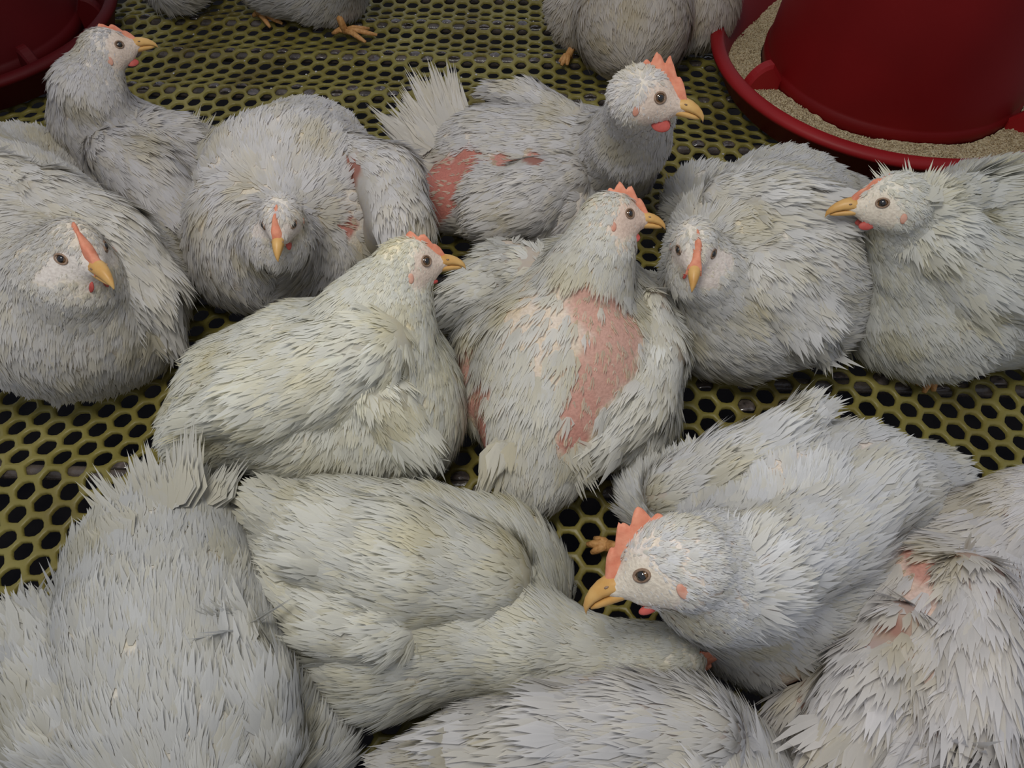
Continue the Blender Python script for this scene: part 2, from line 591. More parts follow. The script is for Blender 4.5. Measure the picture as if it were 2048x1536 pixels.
def lobes_mesh(root, direc, nrm, L, W, tint, rng, nl=5, curl=0.12, fray=0.25, conv=0.85, spl=0.14):
    """frayed blades: each feather is nl barbs that fan from one root. All arrays (n, ...)."""
    n = len(root)
    side = norm(np.cross(direc, nrm))
    f = np.linspace(-1, 1, nl)
    V, N_, C_ = [], [], []
    for k in range(nl):
        a = f[k] + rng.normal(0, 0.12, n)
        ln = L * (1 - 0.34 * a ** 2 + rng.normal(0, fray * 0.45, n)).clip(0.35, 1.5)
        hw = (W / nl * 1.12)                       # half width of one barb group
        b0 = side * (a * W * 0.30)[:, None]
        m0 = side * (a * W * 0.92)[:, None]
        t0 = side * (a * W * conv + rng.normal(0, spl, n) * W)[:, None]
        up = nrm * 1.0
        dome = (1 - a ** 2) * 0.09
        P0 = root + b0
        P1 = root + m0 + direc * (ln * 0.52)[:, None] + up * (W * dome + L * curl * 0.5)[:, None]
        P2 = root + t0 + direc * ln[:, None] + up * (L * curl * (0.55 + rng.normal(0, 0.35, n)))[:, None]
        e0 = side * (hw * 0.55)[:, None]; e1 = side * (hw * 1.25)[:, None]
        V += [P0 - e0, P0 + e0, P1 + e1, P1 - e1, P2]
        tilt = side * (a * 0.18)[:, None]
        nn = norm(nrm + tilt)
        N_ += [nn] * 5
        base = tint * 0.97
        C_ += [base, base, tint, tint, tint]
    V = np.stack(V, 1).reshape(-1, 3)
    N_ = np.stack(N_, 1).reshape(-1, 3)
    C_ = np.stack(C_, 1).reshape(-1, 3)
    o = (np.arange(n * nl) * 5)[:, None]
    Q = o + np.array([[0, 1, 2, 3]])
    T = o + np.array([[3, 2, 4]])
    return V, N_, C_, Q, T


def blades_object(name, parts, parent, base=None):
    """parts: list of (V, N, C, Q, T); base: optional solid (V, N, C, Q) under them"""
    Vs, Ns, Cs, Qs, Ts = [], [], [], [], []
    off = 0
    if base is not None:
        Vs.append(base[0]); Ns.append(base[1]); Cs.append(base[2]); Qs.append(base[3]); off += len(base[0])
    for V, N_, C_, Q, T in parts:
        Vs.append(V); Ns.append(N_); Cs.append(C_); Qs.append(Q + off); Ts.append(T + off)
        off += len(V)
    fl = [np.concatenate(Qs)] + ([np.concatenate(Ts)] if Ts else [])
    me = mesh_np(name, np.concatenate(Vs), fl)
    set_col(me, np.concatenate(Cs))
    me.polygons.foreach_set('use_smooth', np.ones(len(me.polygons), dtype=bool))
    me.normals_split_custom_set_from_vertices(norm(np.concatenate(Ns)).tolist())
    return link(name, me, M_PLUME, parent, smooth=False)


def tri_sample(V, Q, spacing, rng, count=None):
    T = np.concatenate([Q[:, [0, 1, 2]], Q[:, [0, 2, 3]]])
    A = 0.5 * np.linalg.norm(np.cross(V[T[:, 1]] - V[T[:, 0]], V[T[:, 2]] - V[T[:, 0]]), axis=1)
    n = count or int(A.sum() / spacing ** 2)
    t = rng.choice(len(T), n, p=A / A.sum())
    u, v = rng.random(n), rng.random(n)
    m = u + v > 1
    u[m], v[m] = 1 - u[m], 1 - v[m]
    return V[T[t, 0]] + u[:, None] * (V[T[t, 1]] - V[T[t, 0]]) + v[:, None] * (V[T[t, 2]] - V[T[t, 0]])


SKIN = np.array((0.60, 0.36, 0.29))
RAW = np.array((0.52, 0.19, 0.15))
DOWN = np.array((0.74, 0.72, 0.69))


def tints(n, rng, base, spread=0.05, P=None):
    c = np.tile(np.asarray(base, float), (n, 1))
    c *= (1 + rng.normal(0, spread, (n, 1)))
    y = rng.random(n) ** 2
    c *= 1 - y[:, None] * np.array((0.02, 0.05, 0.15))
    if P is not None:                       # soft dirt stains with a shape of their own
        s = np.sin(P[:, 0] * 61 + 1.3) * np.sin(P[:, 1] * 53 + 0.4) * np.sin(P[:, 2] * 71 + 2.0)
        w = np.clip(s * 1.6 - 0.25, 0, 1)[:, None]
        c *= 1 - w * np.array((0.06, 0.09, 0.20))
    return c.clip(0.02, 0.92)


def ball_mesh(c, Rm, rad, seg=14, rings=9):
    V, F_ = [], []
    for i in range(rings + 1):
        ph = math.pi * i / rings
        for k in range(seg):
            w = 2 * math.pi * k / seg
            V.append(np.array(c) + Rm @ (np.array([math.sin(ph) * math.cos(w), math.sin(ph) * math.sin(w), math.cos(ph)]) * rad))
    for i in range(rings):
        for k in range(seg):
            k2 = (k + 1) % seg
            F_.append((i * seg + k, (i + 1) * seg + k, (i + 1) * seg + k2, i * seg + k2))
    me = bpy.data.meshes.new('ball')
    me.from_pydata([tuple(v) for v in V], [], F_)
    me.update()
    return me


FLOCK = []


def chicken(label, body, neck=(), head=None, **kw):
    FLOCK.append(dict(label=label, body=body, neck=neck, head=head, **kw))


def shape_of(s):
    """distance functions of a bird: its trunk, and its neck with the head"""
    nodes = []
    for b in s['body']:
        if len(b) == 3: nodes.append(rest(*b))
        else:
            c = at(b[0], b[1], b[3]); nodes.append((c, b[2] / px_scale(c)))
    nb = len(nodes)
    for px, py, z, r in s.get('neck', ()):
        c = at(px, py, z); nodes.append((c, r / px_scale(c)))
    ext = []
    for b in s.get('extra', ()):
        if len(b) == 3: ext.append(rest(*b))
        else:
            c = at(b[0], b[1], b[3]); ext.append((c, b[2] / px_scale(c)))
    segs = [(nodes[i][0], nodes[i + 1][0], nodes[i][1], nodes[i + 1][1]) for i in range(len(nodes) - 1)]
    H = None
    if s.get('head'):
        head = s['head']
        hc = at(*head[:3]); ht = at(*head[3:6])
        fwd = norm(ht - hc); u = float(np.linalg.norm(ht - hc))
        left = norm(np.cross(np.array([0, 0, 1.0]), fwd))
        up1 = np.cross(fwd, left)
        roll = s.get('roll', 0.0)
        cr, sr = math.cos(roll), math.sin(roll)
        left, up1 = left * cr + up1 * sr, up1 * cr - left * sr
        Rm = np.stack([fwd, left, up1], 1)
        H = (hc, Rm, u)
        print('HEAD', s['label'][:40], 'u=%.4f' % u)
        hl = lambda x, y, z: hc + Rm @ (np.array([x, y, z]) * u)
        last = nodes[-1]
        segs.append((last[0], hl(-0.12, 0, -0.12), last[1], 0.36 * u))

    def trunk(P):
        ds = [capsule(P, *q) for q in segs[:nb - 1]] + [capsule(P, c, c + 1e-5, r, r) for c, r in ext]
        if nb == 1: ds.append(capsule(P, nodes[0][0], nodes[0][0] + 1e-5, nodes[0][1], nodes[0][1]))
        return smin(ds, 0.0085)

    def fore(P):
        ds = []
        if len(segs) > nb - 1:
            ds.append(smin([capsule(P, *q) for q in segs[max(nb - 1, 0):]], 0.004))
        if H:
            hd = [ellipsoid(P, hl(0.0, 0, 0.03), Rm, np.array((0.46, 0.335, 0.39)) * u),
                  capsule(P, hl(0.12, 0, 0.02), hl(0.60, 0, -0.03), 0.29 * u, 0.12 * u),
                  capsule(P, hl(0.02, 0.11, -0.18), hl(0.36, 0.04, -0.16), 0.20 * u, 0.13 * u),
                  capsule(P, hl(0.02, -0.11, -0.18), hl(0.36, -0.04, -0.16), 0.20 * u, 0.13 * u)]
            ds.append(smin(hd, 0.0022))
        return smin(ds, 0.0035) if ds else np.full(P.shape[:-1], 1.0)
    pts = [(c, r) for c, r in nodes] + ext + ([(H[0], H[2] * 0.8)] if H else [])
    lo = np.min([c - r for c, r in pts], axis=0) - 0.03
    hi = np.max([c + r for c, r in pts], axis=0) + 0.03
    lo[2] = -0.006
    return dict(nodes=nodes, nb=nb, ext=ext, H=H, trunk=trunk, fore=fore, lo=lo, hi=hi)


def build_flock():
    shapes = [shape_of(s) for s in FLOCK]
    for i, (s, sh) in enumerate(zip(FLOCK, shapes)):
        near = [o for j, o in enumerate(shapes) if j != i and np.all(o['lo'] < sh['hi']) and np.all(o['hi'] > sh['lo'])]
        build_chicken(sh=sh, near=near, **s)


def build_chicken(sh, near, label, body, neck=(), head=None, wings=(), tail=None, bare=(), thin=(), feet=(), extra=(), seed=1,
            base=(0.80, 0.79, 0.77), L0=0.023, spacing=0.0057, fluff=1.0, comb=0.22, comb_w=1.0, fs=0.9, face=(0.72, 0.59, 0.49), eye_open=0.062, wattle=0.7, under=(1, 0.975, 0.94), roll=0.0, flow=None, fray=0.3, barbs=6):
    """body: [(px,py,rpx[,z])] from tail to breast, neck: [(px,py,z,rpx)] from breast to head,
    head: (px,py,z, beak px,py,z)"""
    rng = np.random.default_rng(seed)
    nodes, nb, ext, H = sh['nodes'], sh['nb'], sh['ext'], sh['H']
    trunk, fore, lo, hi = sh['trunk'], sh['fore'], sh['lo'], sh['hi']
    cen0 = np.mean([n[0] for n in nodes[:nb]], axis=0)

    def fn(P):
        t = trunk(P)
        for o in near:                      # birds press against each other along a contact face
            t = np.maximum(t, 0.5 * (t - o['trunk'](P)) + 0.0012)
            t = np.maximum(t, 0.002 - o['fore'](P))
        d = smin([t, fore(P)], 0.0065)
        return np.maximum(d, -(P[..., 2] - 0.0015))

    def gap(P):
        g = np.full(len(P), 1.0)
        for o in near:
            g = np.minimum(g, np.minimum(o['trunk'](P), o['fore'](P)))
        return g
    V, Q = surface_nets(fn, lo, hi, 0.0045)
    N_ = grad(fn, V)
    root = empty('chicken', (cen0[0], cen0[1], 0))
    tag(root, label, 'chicken')
    tri = [tuple(q) for q in Q.tolist()]
    bvh = BVHTree.FromPolygons([tuple(v) for v in V], tri)

    def hit(px, py):
        o = Vector((0, 0, CAM_H)); t = Vector(at(px, py, 0)) - o
        loc, nn, i, dist = bvh.ray_cast(o, t.normalized())
        return (None, None) if loc is None else (np.array(loc), norm(N_[Q[i]].mean(0)))
    zones = []
    for z in bare:
        loc, nn = hit(z[0], z[1])
        if loc is not None: zones.append((loc, z[2] / px_scale(loc), z[3] if len(z) > 3 else 0))
    thinz = []
    for z in thin:
        loc, nn = hit(z[0], z[1])
        if loc is not None: thinz.append((loc, z[2] / px_scale(loc)))

    # ---- flow of the plumage: from the beak to the tail
    fc, fd = [], []
    chain = [n[0] for n in nodes] + ([H[0]] if H else [])
    for i in range(len(chain) - 1):
        for t in (0.25, 0.75):
            fc.append(chain[i] * (1 - t) + chain[i + 1] * t)
            fd.append(norm(chain[i] - chain[i + 1]))
    if not fc:
        fc, fd = [chain[0]], [np.array((0, 1.0, 0))]
    if flow is not None:
        for (x0, y0, x1, y1) in flow:
            loc, _ = hit(x0, y0)
            if loc is None: continue
            p2 = at(x1, y1, loc[2])
            for _ in range(3):
                fc.append(loc); fd.append(norm(p2 - loc))
    fc, fd = np.array(fc), np.array(fd)

    def flow_at(P, nrm, down=0.22):
        d2 = ((P[:, None, :] - fc[None]) ** 2).sum(-1)
        w = np.exp(-(d2 - d2.min(1, keepdims=True)) / (2 * 0.042 ** 2))
        v = (w[..., None] * fd[None]).sum(1)
        v = norm(v) + np.array((0, 0, -down))
        v = v - (v * nrm).sum(1, keepdims=True) * nrm
        return norm(v)

    def cover(d, P0, n0, Lf, h, f=None):
        """lift a feather until its tip clears the skin it lies over"""
        f = f or fn
        for _ in range(2):
            s_ = f(P0 + d * Lf[:, None])
            d = norm(d + n0 * (np.maximum(0, h * Lf - s_) / Lf)[:, None])
        return d

    def head_local(P):
        return (P - H[0]) @ H[1] / H[2]

    def bare_w(P):
        w = np.zeros(len(P)); raw = np.zeros(len(P))
        for c, r, k in zones:
            d = np.linalg.norm(P - c, axis=1) / r * (1 + 0.16 * np.sin(P[:, 0] * 310 + k) * np.sin(P[:, 1] * 270 + P[:, 2] * 200))
            ww = np.clip((1.15 - d) / 0.3, 0, 1)
            w = np.maximum(w, ww); raw = np.maximum(raw, ww * k)
        return w, raw

    def face_w(P):
        if not H: return np.zeros(len(P))
        q = head_local(P)
        q = (q - np.array((0.4, 0, -0.05))) / np.array((fs, 1, fs)) + np.array((0.4, 0, -0.05))
        e = np.minimum(np.hypot(q[:, 0] - 0.27, q[:, 2] - 0.05) / 0.30, np.hypot(q[:, 0] - 0.50, q[:, 2] + 0.08) / 0.26)
        e = np.minimum(e, np.hypot(q[:, 0] - 0.12, q[:, 2] + 0.16) / 0.24)
        w = np.clip((1.15 - e) / 0.35, 0, 1) * (np.abs(q[:, 1]) < 0.7)
        w = np.maximum(w, np.clip((q[:, 0] - 0.42) / 0.15, 0, 1) * (np.abs(q[:, 1]) < 0.5) * (np.abs(q[:, 2]) < 0.6))
        return w
    # ---- continuous body mesh
    bw, raw = bare_w(V)
    fw = face_w(V)
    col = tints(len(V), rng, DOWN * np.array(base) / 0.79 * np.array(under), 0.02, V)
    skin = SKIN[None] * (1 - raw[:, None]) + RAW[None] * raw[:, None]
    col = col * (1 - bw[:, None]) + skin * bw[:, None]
    face = np.array(face)
    col = col * (1 - fw[:, None]) + face * fw[:, None]
    me = mesh_np('body', V, [Q])
    set_col(me, col)
    link('body', me, M_BODY, root)

    # ---- plumage
    P = tri_sample(V, Q, spacing, rng)
    if nodes[nb:]:                          # a second, denser coat on the neck
        Pn = tri_sample(V, Q, spacing * 0.85, rng)
        kn = np.zeros(len(Pn))
        for c, r in nodes[nb:]:
            kn = np.maximum(kn, np.exp(-((np.linalg.norm(Pn - c, axis=1) / (r * 1.25)) ** 2)))
        P = np.concatenate([P, Pn[kn > 0.33]])
    nn = grad(fn, P)
    keep = (nn[:, 2] > -0.6) & (P[:, 2] > 0.004) & (gap(P) > 0.0022)
    w, _ = bare_w(P)
    keep &= rng.random(len(P)) > w * 0.985
    for c, r in thinz:
        d = np.linalg.norm(P - c, axis=1) / r
        keep &= ~((d < 1) & (rng.random(len(P)) < 0.72))
    hw = np.zeros(len(P))
    if H:
        q = head_local(P)
        hw = np.clip((1.12 - np.linalg.norm(q, axis=1)) / 0.45, 0, 1)
        keep &= rng.random(len(P)) > face_w(P)
    P, nn, hw = P[keep], nn[keep], hw[keep]
    zl = np.clip(P[:, 2] / 0.03, 0.45, 1)
    nk = np.zeros(len(P))
    for c, r in nodes[nb:]:
        nk = np.maximum(nk, np.exp(-((np.linalg.norm(P - c, axis=1) / (r * 1.25)) ** 2)))
    L = L0 * (1 + rng.normal(0, 0.16, len(P))) * zl * (1 - 0.30 * nk) * (1 - 0.66 * hw)
    W = L * rng.uniform(0.20, 0.30, len(P)) * (1 + 0.25 * hw)
    dr = flow_at(P, nn)
    jit = rng.normal(0, 0.12, P.shape) * (0.4 + 0.6 * (1 - hw))[:, None] * fluff
    dr = norm(dr + jit - ((jit * nn).sum(1, keepdims=True)) * nn)
    lift = (0.06 + 0.07 * fluff * rng.random(len(P))) * (1 - 0.45 * hw)
    dr = norm(dr + nn * lift[:, None])
    dr = cover(dr, P, nn, L, 0.12)
    nf = norm(nn - dr * (nn * dr).sum(1, keepdims=True) * 0.5)
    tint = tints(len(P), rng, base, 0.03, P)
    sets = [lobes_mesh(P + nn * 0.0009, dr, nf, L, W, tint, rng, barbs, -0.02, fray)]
    if H:                                   # short dense down on head and upper neck
        P2 = tri_sample(V, Q, 0.0027, rng)
        q = head_local(P2)
        m = (np.linalg.norm(q, axis=1) < 0.98) & (rng.random(len(P2)) > face_w(P2) * 0.80) & (q[:, 0] < 0.52) & (np.hypot(q[:, 0] - 0.27, q[:, 2] - 0.075) > 0.13)
        P2 = P2[m]; n2 = grad(fn, P2)
        q2 = head_local(P2)
        L2 = 0.0058 * (1 - 0.45 * face_w(P2)) * (0.50 + 0.75 * np.clip(np.linalg.norm(q2 - np.array((0.5, 0, 0)), axis=1), 0, 1.2))
        d2 = flow_at(P2, n2, 0.1); d2 = norm(d2 + rng.normal(0, 0.12, d2.shape) + n2 * 0.12)
        d2 = cover(d2, P2, n2, L2 * 1.15, 0.16)
        nf2 = norm(n2 - d2 * (n2 * d2).sum(1, keepdims=True))
        sets.append(lobes_mesh(P2, d2, nf2, L2 * 1.15, L2 * 0.20, tints(len(P2), rng, np.array(base) * 1.0, 0.04, P2), rng, 3, 0.0, 0.3))
    # pin quills on bare skin
    if zones:
        P3 = tri_sample(V, Q, 0.0042, rng)
        w3, _ = bare_w(P3)
        m = (w3 > 0.3) & (rng.random(len(P3)) < 0.33)
        P3 = P3[m]
        if len(P3):
            n3 = grad(fn, P3); d3 = norm(flow_at(P3, n3) + n3 * 0.22 + rng.normal(0, 0.10, P3.shape))
            nf3 = norm(n3 - d3 * (n3 * d3).sum(1, keepdims=True))
            L3 = rng.uniform(0.006, 0.015, len(P3))
            sets.append(lobes_mesh(P3, d3, nf3, L3, np.full(len(P3), 0.0011), tints(len(P3), rng, (0.72, 0.62, 0.50), 0.06), rng, 2, 0.0, 0.3))
    pl = blades_object('plumage', sets, root)
    tag(pl, kind='stuff')

    # ---- wings: a solid folded wing under overlapping coverts and quills
    for wi, wg in enumerate(wings):
        pts_w = []
        for k, (px, py, rp) in enumerate(wg['path']):
            loc, wn = hit(px, py)
            if loc is None:
                if not pts_w: continue
                c = at(px, py, max(pts_w[-1][0][2] + wg.get('dz', -0.004), 0.012)); wn = pts_w[-1][2]; r = rp / px_scale(c)
                pts_w.append((c, r, wn)); continue
            r = rp / px_scale(loc)
            pts_w.append((loc - wn * r * wg.get('sink', 0.55), r, wn))
        if len(pts_w) < 2: continue
        ws = [(pts_w[i][0], pts_w[i + 1][0], pts_w[i][1], pts_w[i + 1][1]) for i in range(len(pts_w) - 1)]
        wn0 = norm(np.mean([p[2] for p in pts_w], axis=0))

        def wfn(P, ws=ws):
            d = np.maximum(smin([capsule(P, *s) for s in ws], 0.004), -(P[..., 2] - 0.004))
            for o in near:
                d = np.maximum(d, 0.001 - np.minimum(o['trunk'](P), o['fore'](P)))
            return d
        lo = np.min([p[0] - p[1] for p in pts_w], axis=0) - 0.012
        hi = np.max([p[0] + p[1] for p in pts_w], axis=0) + 0.012
        Vw, Qw = surface_nets(wfn, lo, hi, 0.0045)
        Nw = grad(wfn, Vw)
        Cw = tints(len(Vw), rng, np.array(base) * 0.98 * np.array(under), 0.02, Vw)
        wb = BVHTree.FromPolygons([tuple(v) for v in Vw], [tuple(q) for q in Qw.tolist()])
        wz = []
        for z in bare:
            o_ = Vector((0, 0, CAM_H)); t_ = Vector(at(z[0], z[1], 0)) - o_
            lw, _n, _i, _d = wb.ray_cast(o_, t_.normalized())
            if lw is not None: wz.append((np.array(lw), z[2] / px_scale(np.array(lw)), z[3] if len(z) > 3 else 0))
        zones_keep = zones
        zones = wz
        wbw, wraw = bare_w(Vw)
        sk = SKIN[None] * (1 - wraw[:, None]) + RAW[None] * wraw[:, None]
        Cw = Cw * (1 - wbw[:, None]) + sk * wbw[:, None]
        Pw = tri_sample(Vw, Qw, 0.0060, rng)
        nw = grad(wfn, Pw)
        m = (nw @ wn0 > -0.35) & (gap(Pw) > 0.0015)
        m &= rng.random(len(Pw)) > bare_w(Pw)[0]
        zones = zones_keep
        Pw, nw = Pw[m], nw[m]
        a = np.array([s[0] for s in ws]); b = np.array([s[1] for s in ws])
        md = (a + b) / 2; dd = norm(b - a)
        ww = np.exp(-(((Pw[:, None] - md[None]) ** 2).sum(-1)) / (2 * 0.03 ** 2)) + 1e-9
        vw = norm((ww[..., None] * dd[None]).sum(1))
        vw = norm(vw - (vw * nw).sum(1, keepdims=True) * nw)
        # how far along the wing: later feathers are longer
        along = ((Pw - a[0]) @ norm(b[-1] - a[0])) / max(np.linalg.norm(b[-1] - a[0]), 1e-6)
        Lw = wg.get('L', 0.030) * (0.75 + 0.65 * np.clip(along, 0, 1)) * (1 + rng.normal(0, 0.10, len(Pw)))
        vw = norm(vw + rng.normal(0, 0.09, vw.shape) * wg.get('mess', 1.0) + nw * 0.09)
        vw = cover(vw, Pw, nw, Lw, 0.10, wfn)
        nfw = norm(nw - vw * (nw * vw).sum(1, keepdims=True))
        sw = [lobes_mesh(Pw, vw, nfw, Lw, Lw * rng.uniform(0.19, 0.26, len(Pw)), tints(len(Pw), rng, base, 0.045, Pw), rng, 5, -0.03, fray * 0.8)]
        # long quills at the trailing end
        nq = wg.get('quills', 9)
        if nq:
            e0, e1 = pts_w[-2][0], pts_w[-1][0]
            dq = norm(e1 - e0); sd = norm(np.cross(dq, wn0))
            tq = np.linspace(-1, 1, nq)
            rq = pts_w[-1][1]
            Pq = e1[None] - dq[None] * 0.012 + sd[None] * (tq[:, None] * rq * 0.9) + wn0[None] * (rq * 0.45 * (1 - tq[:, None] ** 2) + 0.002)
            vq = norm(dq[None] + sd[None] * tq[:, None] * wg.get('fan', 0.25) + rng.normal(0, 0.03, (nq, 3)))
            Lq = wg.get('QL', 0.055) * (1 - 0.25 * np.abs(tq)) * rng.uniform(0.85, 1.1, nq)
            nq_ = norm(wn0[None] - vq * (vq @ wn0)[:, None])
            sw.append(lobes_mesh(Pq, vq, nq_, Lq, np.full(nq, 0.0052), tints(nq, rng, base, 0.03), rng, 7, -0.05, 0.10, 0.75, 0.08))
        blades_object('wing', sw, root, base=(Vw, Nw, Cw, Qw))

    # ---- tail: a fan of long feathers
    for tl in (tail if isinstance(tail, list) else [tail] if tail else []):
        loc, tn = hit(tl['base'][0], tl['base'][1])
        if loc is None:
            loc = at(tl['base'][0], tl['base'][1], tl.get('z', 0.1)); tn = np.array((0, 0, 1.0))
        tip = at(tl['tip'][0], tl['tip'][1], loc[2] + tl.get('dz', 0.0))
        dq = norm(tip - loc); Lt = np.linalg.norm(tip - loc)
        sd = norm(np.cross(dq, np.array(tl.get('plane', (0, -0.4, 1.0)))))
        nn0 = norm(np.cross(sd, dq))
        if nn0[2] < 0: nn0 = -nn0
        nt_ = tl.get('n', 16)
        tq = np.linspace(-1, 1, nt_) + rng.normal(0, 0.05, nt_)
        sp = math.radians(tl.get('spread', 28))
        layers = []
        for ly, (lf, nlift) in enumerate(((1.0, 0.0), (0.72, 0.006), (0.5, 0.011))):
            Pq = loc[None] - tn * 0.012 + sd[None] * (tq[:, None] * tl.get('w', 0.016)) + nn0[None] * nlift - dq[None] * 0.006
            vq = norm(dq[None] * np.cos(tq * sp)[:, None] + sd[None] * np.sin(tq * sp)[:, None] + rng.normal(0, 0.06, (nt_, 3)))
            Lq = Lt * lf * rng.uniform(0.82, 1.08, nt_)
            nq_ = norm(nn0[None] - vq * (vq @ nn0)[:, None])
            layers.append(lobes_mesh(Pq, vq, nq_, Lq, np.full(nt_, 0.0085) * tl.get('fw', 1.0), tints(nt_, rng, np.array(base) * np.array(tl.get('tint', (1, .98, .92))), 0.04), rng, 7, 0.05, 0.07, 0.6, 0.06))
        blades_object('tail', layers, root)

    # ---- head furniture
    if H:
        c, Rm, u = H
        # beak
        def beak(name, prof, mat):
            Vb, Fb = [], []
            seg = 14
            for (x, z, hw_, hh, lowf) in prof:
                for k in range(seg):
                    w_ = 2 * math.pi * k / seg
                    zz = math.sin(w_)
                    zz = zz * (hh if zz > 0 else hh * lowf)
                    Vb.append(tuple(c + Rm @ (np.array([x, math.cos(w_) * hw_, z + zz]) * u)))
            for i in range(len(prof) - 1):
                for k in range(seg):
                    k2 = (k + 1) % seg
                    Fb.append((i * seg + k, i * seg + k2, (i + 1) * seg + k2, (i + 1) * seg + k))
            Fb.append(tuple(range(seg))[::-1]); Fb.append(tuple((len(prof) - 1) * seg + k for k in range(seg)))
            me = bpy.data.meshes.new(name); me.from_pydata(Vb, [], Fb); me.update()
            return link(name, me, mat, root)
        ub = beak('upper_beak', [(0.40, -0.08, 0.13, 0.03, 0.5), (0.52, -0.02, 0.125, 0.125, 0.6), (0.64, 0.0, 0.118, 0.125, 0.55), (0.75, -0.005, 0.100, 0.110, 0.55), (0.85, -0.03, 0.076, 0.092, 0.5),
                                 (0.93, -0.065, 0.050, 0.070, 0.55), (0.985, -0.105, 0.024, 0.046, 0.7), (1.0, -0.145, 0.008, 0.018, 1.0)], M_BEAK)
        for sy in (-1, 1):
            me = ball_mesh(c + Rm @ (np.array((0.665, sy * 0.108, 0.045)) * u), Rm, np.array((0.026, 0.014, 0.011)) * u, 8, 6)
            link('nostril', me, M_LID, ub)
        beak('lower_beak', [(0.44, -0.10, 0.115, 0.05, 1.2), (0.60, -0.095, 0.100, 0.045, 1.5), (0.74, -0.095, 0.078, 0.040, 1.5), (0.86, -0.105, 0.050, 0.030, 1.4), (0.93, -0.118, 0.014, 0.012, 1.2)], M_BEAK)
        # comb
        ns = 34
        bm = bmesh.new()
        rows = []
        teeth = rng.uniform(0.75, 1.1, 9)
        for i in range(ns + 1):
            t = i / ns
            x = 0.70 - 0.78 * t
            zb = 0.02 + 0.31 * math.sin(min(1, max(0, (0.70 - x) / 0.62)) * math.pi / 2) ** 0.9
            env = math.sin(math.pi * min(1, (t * 0.93 + 0.03))) ** 0.55
            ph = t * 7.0
            tooth = abs(math.sin(ph * math.pi / 1.0 * 0.5 * 2 / 2))
            hgt = comb * env * (0.52 + 0.48 * tooth * teeth[min(8, int(ph))])
            lean = 0.04 * math.sin(t * 5 + seed)
            row = []
            for (fz, th) in ((-0.35, 0.075), (0.25, 0.060), (0.7, 0.040), (1.0, 0.016)):
                for sgn in (1, -1):
                    zz = zb + (fz * hgt if fz > 0 else -0.08)
                    row.append(bm.verts.new(tuple(c + Rm @ (np.array([x - 0.16 * max(fz, 0) * hgt / 0.25 * 0.5, sgn * th * (1 + (comb_w - 1) * (1 - t) ** 0.7 * (1 - 0.35 * t)) * (1.05 - 0.55 * t) * (0.9 + 0.18 * math.sin(ph * 2.1 + seed)) + lean * max(fz, 0), zz]) * u))))
            rows.append(row)
        for i in range(ns):
            a, b = rows[i], rows[i + 1]
            for q in range(3):
                bm.faces.new((a[q * 2], b[q * 2], b[q * 2 + 2], a[q * 2 + 2]))
                bm.faces.new((a[q * 2 + 1], a[q * 2 + 3], b[q * 2 + 3], b[q * 2 + 1]))
            bm.faces.new((a[6], b[6], b[7], a[7]))
        for rw in (rows[0], rows[-1]):
            bm.faces.new([rw[0], rw[2], rw[4], rw[6], rw[7], rw[5], rw[3], rw[1]])
        bmesh.ops.recalc_face_normals(bm, faces=bm.faces)
        me = bpy.data.meshes.new('comb'); bm.to_mesh(me); bm.free()
        link('comb', me, M_COMB, root)
        for sy in (-1, 1):
            # eye just proud of the cheek
            ys = np.linspace(0.1, 0.6, 60)
            PP = c + (np.stack([np.full(60, 0.27), ys * sy, np.full(60, 0.075)], -1) * u) @ Rm.T
            f_ = fn(PP)
            k = int(np.argmax(f_ > 0)) if (f_ > 0).any() else 30
            y0 = ys[k]
            g0 = grad(fn, PP[k:k + 1])[0]
            ec = PP[k] - g0 * 0.045 * u
            ax1 = norm(Rm[:, 0] - g0 * (Rm[:, 0] @ g0)); ax2 = np.cross(g0, ax1)
            Re = np.stack([ax1, ax2, g0], 1)
            eye = link('eye', ball_mesh(ec, Re, np.array((0.084, eye_open + 0.006, 0.070)) * u, 18, 12), M_IRIS, root)
            link('pupil', ball_mesh(ec + g0 * 0.034 * u, Re, np.array((0.056, min(0.056, eye_open), 0.045)) * u, 14, 10), M_PUPIL, eye)
            ring = []
            for k2 in range(17):
                w_ = 2 * math.pi * k2 / 16
                ring.append(ec + g0 * 0.040 * u + (ax1 * math.cos(w_) * 0.090 + ax2 * math.sin(w_) * (eye_open + 0.004)) * u)
            link('eyelid', tube_mesh(ring, [0.015 * u] * 17, 8, False), M_LID, root)
            # wattle and earlobe
            wc = c + Rm @ (np.array((0.40, sy * 0.10, -0.28 - 0.05 * wattle)) * u)
            Rw = Rm @ np.array(Matrix.Rotation(sy * 0.25, 3, 'X'))
            link('wattle', ball_mesh(wc, Rw, np.array((0.15 * wattle ** 0.5, 0.035, 0.10 * wattle)) * u, 14, 9), M_WATTLE, root)
            PP = c + (np.stack([np.full(60, -0.02), ys * sy, np.full(60, -0.17)], -1) * u) @ Rm.T
            f_ = fn(PP); k = int(np.argmax(f_ > 0)) if (f_ > 0).any() else 30
            gl = grad(fn, PP[k:k + 1])[0]; al = norm(Rm[:, 0] - gl * (Rm[:, 0] @ gl))
            link('earlobe', ball_mesh(PP[k], np.stack([al, np.cross(gl, al), gl], 1), np.array((0.050, 0.085, 0.016)) * u, 12, 8), M_LOBE, root)

